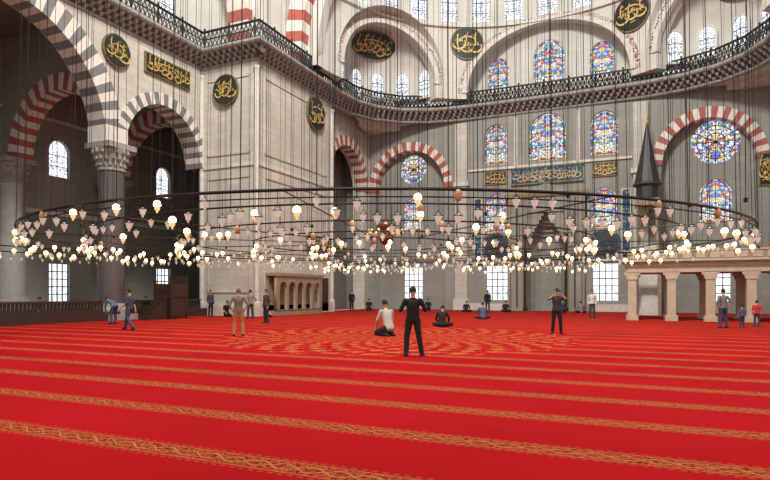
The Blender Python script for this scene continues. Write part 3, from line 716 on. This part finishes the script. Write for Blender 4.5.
# ---------------------------------------------------------------- people
def pose(kind):
    J=dict(pel=(0,0,.95),chest=(0,0,1.28),neck=(0,-.01,1.47),head=(0,.02,1.64))
    def sym(n,x,y,z): J[n+'R']=(x,y,z); J[n+'L']=(-x,y,z)
    sym('hip',.09,0,.92); sym('knee',.11,.03,.5); sym('ank',.12,-.02,.09); sym('toe',.15,.14,.045)
    sym('sh',.19,0,1.40); sym('el',.25,-.04,1.12); sym('wr',.25,.06,.87)
    pitch=0
    if kind=='phone':
        sym('knee',.15,.03,.5); J['ankR']=(.22,.03,.09); J['toeR']=(.28,.18,.045); J['ankL']=(-.17,-.04,.09); J['toeL']=(-.20,.12,.045)
        J['elR']=(.31,.02,1.15); J['wrR']=(.12,.24,1.24); J['elL']=(-.31,.00,1.15); J['wrL']=(-.1,.24,1.19); pitch=-15
    if kind=='camera':
        sym('knee',.13,.03,.5); sym('ank',.16,-.02,.09); sym('toe',.2,.13,.045)
        sym('el',.31,.20,1.34); sym('wr',.10,.34,1.54)
    if kind=='hips':
        sym('knee',.13,.03,.5); sym('ank',.16,-.02,.09); sym('el',.33,-.09,1.13); sym('wr',.21,.04,.95)
    if kind=='walk':
        J['kneeR']=(.1,.2,.52); J['ankR']=(.1,.28,.1); J['toeR']=(.11,.44,.07); J['kneeL']=(-.1,.02,.5); J['ankL']=(-.1,-.27,.14); J['toeL']=(-.11,-.13,.045)
        J['wrL']=(-.24,.22,.93); J['wrR']=(.25,-.10,.89)
    if kind=='bend':
        J.update(pel=(0,-.12,.9),chest=(0,.16,1.1),neck=(0,.34,1.2),head=(0,.48,1.24)); sym('hip',.09,-.1,.88); sym('knee',.12,.02,.48)
        sym('sh',.18,.28,1.16); sym('el',.2,.36,.88); sym('wr',.12,.42,.64); pitch=-50
    if kind=='kneel':
        J.update(pel=(0,-.08,.27),chest=(0,.04,.6),neck=(0,.1,.79),head=(0,.16,.95)); sym('hip',.1,-.06,.24); sym('knee',.17,.36,.09); sym('ank',.11,-.1,.07); sym('toe',.1,-.26,.045)
        sym('sh',.18,.07,.73); sym('el',.26,.14,.47); sym('wr',.17,.33,.27); pitch=-20
    if kind=='sit':
        J.update(pel=(0,0,.14),chest=(0,.06,.47),neck=(0,.12,.66),head=(0,.19,.81)); sym('hip',.1,0,.13); sym('knee',.38,.28,.13)
        J['ankR']=(-.08,.40,.08); J['ankL']=(.08,.32,.08); J['toeR']=(-.24,.38,.06); J['toeL']=(.24,.30,.06)
        sym('sh',.18,.09,.6); sym('el',.28,.16,.35); sym('wr',.2,.34,.21); pitch=-25
    return {k:Vector(v) for k,v in J.items()},math.radians(pitch)
SKIN=plain('skin',(.50,.29,.20),.6,var=.08); 
EYE=plain('eye_dark',(.03,.02,.02),.3); LIP=plain('lips',(.42,.16,.13),.5)
def person(name,loc,deg,kind,shirt,pants,hair=(.02,.015,.012),shoe=(.02,.02,.02),sleeve='short',scale=1.0,voxel=.02,phone=False,base=0.0):
    J,pitch=pose(kind); mb=MB(); segs=[]
    def cap(a,b,ra,rb,lab):
        mb.tube(a,b,ra,rb,12); mb.ell(a,ra,ra,ra,0,12); mb.ell(b,rb,rb,rb,0,12); segs.append((a,b,ra,rb,lab))
    pts=[(J['pel']+(J['pel']-J['chest'])*.30,.135,.105),(J['pel']+(J['pel']-J['chest'])*.15,.164,.127),(J['pel'],.166,.126),(J['pel'].lerp(J['chest'],.45),.152,.114),(J['chest'],.167,.12),(J['chest'].lerp(J['neck'],.40),.165,.106),(J['chest'].lerp(J['neck'],.70),.115,.080),(J['neck'],.060,.060)]
    rings=[]
    for i,(c,rx,ry) in enumerate(pts):
        a=pts[max(0,i-1)][0]; b=pts[min(len(pts)-1,i+1)][0]; t_=(b-a).normalized(); r_=V(1,0,0); f_=t_.cross(r_).normalized()
        rings.append([c+r_*(rx*math.cos(2*pi*k/16))+f_*(ry*math.sin(2*pi*k/16)) for k in range(16)])
    mb.loft(rings); dn=(J['pel']-J['chest']).normalized()
    segs.append((J['pel'],J['chest'].lerp(J['neck'],.5),.15,.11,'shirt'))
    for s in 'RL':
        cap(J['hip'+s],J['knee'+s],.102,.074,'pants')
        k=J['knee'+s]; a=J['ank'+s]
        cap(k,a,.076,.062,'pants')
        heel=a+(a-J['toe'+s])*.35; heel.z=max(.04,min(heel.z,a.z)); 
        cap(V(heel.x,heel.y,J['toe'+s].z+.005),J['toe'+s],.044,.036,'shoe'); segs.append((a-V(0,0,.03),a-V(0,0,.02),.05,.05,'shoe'))
        cap(J['sh'+s],J['el'+s],.062,.050,'shirt')
        cap(J['chest'].lerp(J['neck'],.45),J['sh'+s],.075,.060,'shirt')
        if sleeve=='long': cap(J['el'+s],J['wr'+s],.046,.036,'shirt')
        else: cap(J['el'+s].lerp(J['wr'+s],.05),J['wr'+s],.040,.029,'skin')
        d=(J['wr'+s]-J['el'+s]).normalized(); cap(J['wr'+s],J['wr'+s]+d*.075,.026,.032,'skin')
    H=J['head']; Rh=Matrix.Rotation(pitch,3,'X')
    cap(J['neck']-V(0,0,.02),H-V(0,0,.06)+Rh@V(0,-.02,0),.056,.054,'skin')
    mb.ell(H,.076,.094,.112,0,16,Rh); mb.ell(H+Rh@V(0,.025,-.06),.055,.062,.055,0,12,Rh); segs.append((H,H+V(0,0,.01),.1,.1,'skin'))
    mb.tube(H+Rh@V(0,.088,.015),H+Rh@V(0,.112,-.025),.009,.016,8)
    for sx in (-1,1): mb.ell(H+Rh@V(sx*.079,-.005,-.005),.012,.022,.032,0,8,Rh)
    me=mb.mesh('t',[]); ob=bpy.data.objects.new('t',me); S.collection.objects.link(ob)
    md=ob.modifiers.new('r','REMESH'); md.mode='VOXEL'; md.voxel_size=voxel; md.use_smooth_shade=True
    sm=ob.modifiers.new('s','SMOOTH'); sm.factor=.5; sm.iterations=3
    dg=bpy.context.evaluated_depsgraph_get(); e=bpy.data.meshes.new_from_object(ob.evaluated_get(dg)); bpy.data.objects.remove(ob)
    nv=len(e.vertices); co=np.empty(nv*3); e.vertices.foreach_get('co',co); co=co.reshape(-1,3)
    faces=[tuple(p.vertices) for p in e.polygons]
    cen=np.array([co[list(f)].mean(0) for f in faces]) if faces else np.zeros((0,3))
    lab={'shirt':0,'pants':1,'skin':2,'shoe':3}
    best=np.full(len(cen),1e9); bi=np.zeros(len(cen),int)
    for a,b,ra,rb,l in segs:
        a=np.array(a);b=np.array(b);ab=b-a; tt_=np.clip(((cen-a)@ab)/max(1e-9,ab@ab),0,1); d=np.linalg.norm(cen-(a+tt_[:,None]*ab),axis=1)-(ra+(rb-ra)*tt_)
        mk=d<best; best[mk]=d[mk]; bi[mk]=lab[l]
    if kind not in ('kneel','sit'):
        pel=np.array(J['pel']); ax=np.array(-dn); hh=(cen-pel)@ax
        near=np.isin(bi,[0,1]) & (np.abs(hh)<.2) & (np.linalg.norm((cen-pel)-hh[:,None]*ax,axis=1)<.21)
        bi[near & (hh>-.05)]=0; bi[near & (hh<=-.05)]=1
    out=MB(); out.v=[tuple(c) for c in co]; out.f=faces; out.m=list(bi)
    hp=MB(); hp.ell(H+Rh@V(0,-.006,.010),.084,.100,.116,0,18,Rh)
    inv=Rh.transposed(); fk=[]
    for f in hp.f:
        c=sum((Vector(hp.v[i]) for i in f),Vector())/len(f); q=inv@(c-H)
        lim=.045 if q.y>.03 else (-.01 if q.y>-.02 else -.055)
        if q.z>lim: fk.append(f)
    out.add(hp.v,fk,4)
    for sx in (-1,1):
        out.ell(H+Rh@V(sx*.031,.084,.012),.012,.008,.007,5,8,Rh); out.ell(H+Rh@V(sx*.031,.088,.034),.018,.006,.004,4,6,Rh)
    out.ell(H+Rh@V(0,.083,-.052),.024,.008,.007,6,8,Rh)
    for s in 'RL':
        w_=J['wr'+s]; d=(w_-J['el'+s]).normalized(); sg=1 if s=='R' else -1
        side=V(0,1,0)-d*d.y
        if side.length<.2: side=V(-sg,0,0)-d*(-sg*d.x)
        side.normalize(); pn=d.cross(side)*(sg); 
        if pn.x*sg>0: pn=-pn
        for k,ln in enumerate((.075,.085,.078,.06)):
            b0=w_+d*.075+side*(.024-.016*k); b1=b0+d*(ln*.55)+pn*.008; b2=b1+d*(ln*.4)+pn*.03
            out.tube(b0,b1,.0095,.009,6,2); out.tube(b1,b2,.009,.007,6,2); out.ell(b1,.009,.009,.009,2,6)
        b0=w_+d*.02+side*.026; b1=b0+d*.035+side*.03; b2=b1+d*.035+pn*.012; out.tube(b0,b1,.012,.010,6,2); out.tube(b1,b2,.010,.008,6,2)
    if phone:
        c=(J['wrR']+J['wrL'])/2+((J['wrR']-J['elR']).normalized()+(J['wrL']-J['elL']).normalized())*.07
        out.box(c.x-.08,c.x+.08,c.y-.006,c.y+.008,c.z-.04,c.z+.05,3)
    mats=[cloth(shirt),cloth(pants),SKIN,cloth(shoe),cloth(hair),EYE,LIP]
    bpy.data.meshes.remove(e)
    me=out.mesh(name,mats,True); o=bpy.data.objects.new(name,me); S.collection.objects.link(o)
    o.location=(loc[0],loc[1],base+.0); o.rotation_euler=(0,0,math.radians(deg)); o.scale=(scale,)*3
    zm=min(v.co.z for v in me.vertices); o.location.z=base-zm*scale
    return o
BK=(.010,.010,.012); NV=(.025,.035,.07); JN=(.04,.06,.12); GR=(.18,.18,.18)
person('man_in_black',(-5.22,13.44),24,'phone',BK,(.014,.015,.019),voxel=.016,phone=True)
person('kneeling_man',(-8.45,19.2),55,'kneel',(.42,.39,.34),(.02,.02,.024),sleeve='long',scale=1.25)
person('seated_worshipper',(-8.36,25.2),10,'sit',BK,BK,sleeve='long',scale=1.1)
person('photographing_man',(-2.97,22.8),195,'camera',(.03,.03,.034),BK,phone=True,voxel=.016,sleeve='short')
person('man_in_white_shirt',(-2.8,37.6),200,'stand',(.6,.58,.53),(.05,.05,.055),sleeve='long')
person('man_in_khaki',(-13.4,17.0),40,'hips',(.14,.13,.11),(.40,.18,.075),hair=(.12,.11,.1),voxel=.017)
person('walking_man',(-19.7,17.8),100,'walk',(.04,.05,.08),JN)
person('bending_man',(-24.1,20.8),85,'bend',(.07,.12,.18),JN,sleeve='long')
person('standing_visitor',(-17.7,24.7),160,'stand',(.05,.045,.04),(.02,.02,.024),sleeve='long')
person('standing_visitor',(-21.2,28.0),60,'hips',(.2,.17,.14),(.03,.03,.04))
person('seated_worshipper',(-22.0,30.6),-60,'sit',(.3,.3,.32),BK,voxel=.028)
person('seated_worshipper',(-8.6,33.6),20,'sit',(.06,.09,.15),NV,scale=1.1,voxel=.028)
person('seated_worshipper',(-12.8,44.6),0,'sit',BK,BK,voxel=.028)
person('standing_visitor',(-11.3,45.6),0,'stand',BK,NV,voxel=.028,sleeve='long')
person('seated_worshipper',(-20.8,43.4),20,'kneel',BK,BK,voxel=.028)
person('standing_visitor',(-22.4,43.4),190,'stand',BK,BK,voxel=.028,sleeve='long')
person('man_in_jeans',(3.3,29.5),30,'hips',(.17,.16,.16),JN,voxel=.02)
person('child',(4.05,29.8),20,'stand',(.07,.09,.15),NV,scale=.6,voxel=.026)
person('child',(4.8,31.0),-10,'stand',(.45,.03,.03),(.04,.04,.08),scale=.7,voxel=.026)
for i,(x,y,c,k) in enumerate(((-28.7,27.0,BK,'sit'),(-28.8,28.3,(.3,.28,.25),'sit'),(-28.6,29.4,NV,'kneel'),(-28.7,20.0,(.1,.1,.12),'sit'))):
    person('seated_worshipper',(x,y),-80,k,c,BK,voxel=.028,base=.45)
person('standing_visitor',(-26.0,30.1),-100,'stand',(.04,.04,.05),BK,voxel=.028,sleeve='long')
person('seated_worshipper',(-24.6,30.0),-120,'kneel',BK,BK,voxel=.028)
for i,(x,y) in enumerate(((-10.0,46.2),(-5.5,45.5),(-4.2,46.0),(-16.3,45.5))):
    person('seated_worshipper',(x,y),10*i,'kneel' if i%2 else 'sit',[BK,NV,GR,BK][i],BK,voxel=.03)
# ---------------------------------------------------------------- light, world, camera
W=bpy.data.worlds.new('world'); S.world=W; W.use_nodes=True
bg=W.node_tree.nodes['Background']; bg.inputs[0].default_value=(1,.975,.93,1); bg.inputs[1].default_value=.88
def area(name,loc,target,size,power,col):
    l=bpy.data.lights.new(name,'AREA'); l.shape='DISK'; l.size=size; l.energy=power; l.color=col
    o=bpy.data.objects.new(name,l); S.collection.objects.link(o); o.location=loc
    o.rotation_euler=(Vector(target)-Vector(loc)).to_track_quat('-Z','Y').to_euler()
area('dome_fill',(X0,14,36),(X0-4,40,9),7,19000,(1,.96,.88))  # added overhead area lamp, standing in for daylight from the unseen dome
for i in range(8):
    g=2*pi*(i+.5)/8
    l=bpy.data.lights.new('lamp_glow','POINT'); l.energy=90; l.color=(1,.70,.38); l.shadow_soft_size=.6
    o=bpy.data.objects.new('lamp_glow',l); S.collection.objects.link(o); o.location=(CC.x+10*math.cos(g),CC.y+10*math.sin(g),4.3)
cam=bpy.data.cameras.new('camera'); co_=bpy.data.objects.new('camera',cam); S.collection.objects.link(co_)
co_.location=(0,0,1.6); co_.rotation_euler=(pi/2,0,math.radians(24)); cam.sensor_width=36; cam.lens=36*577/770; cam.shift_y=52/770; cam.clip_end=300
S.camera=co_
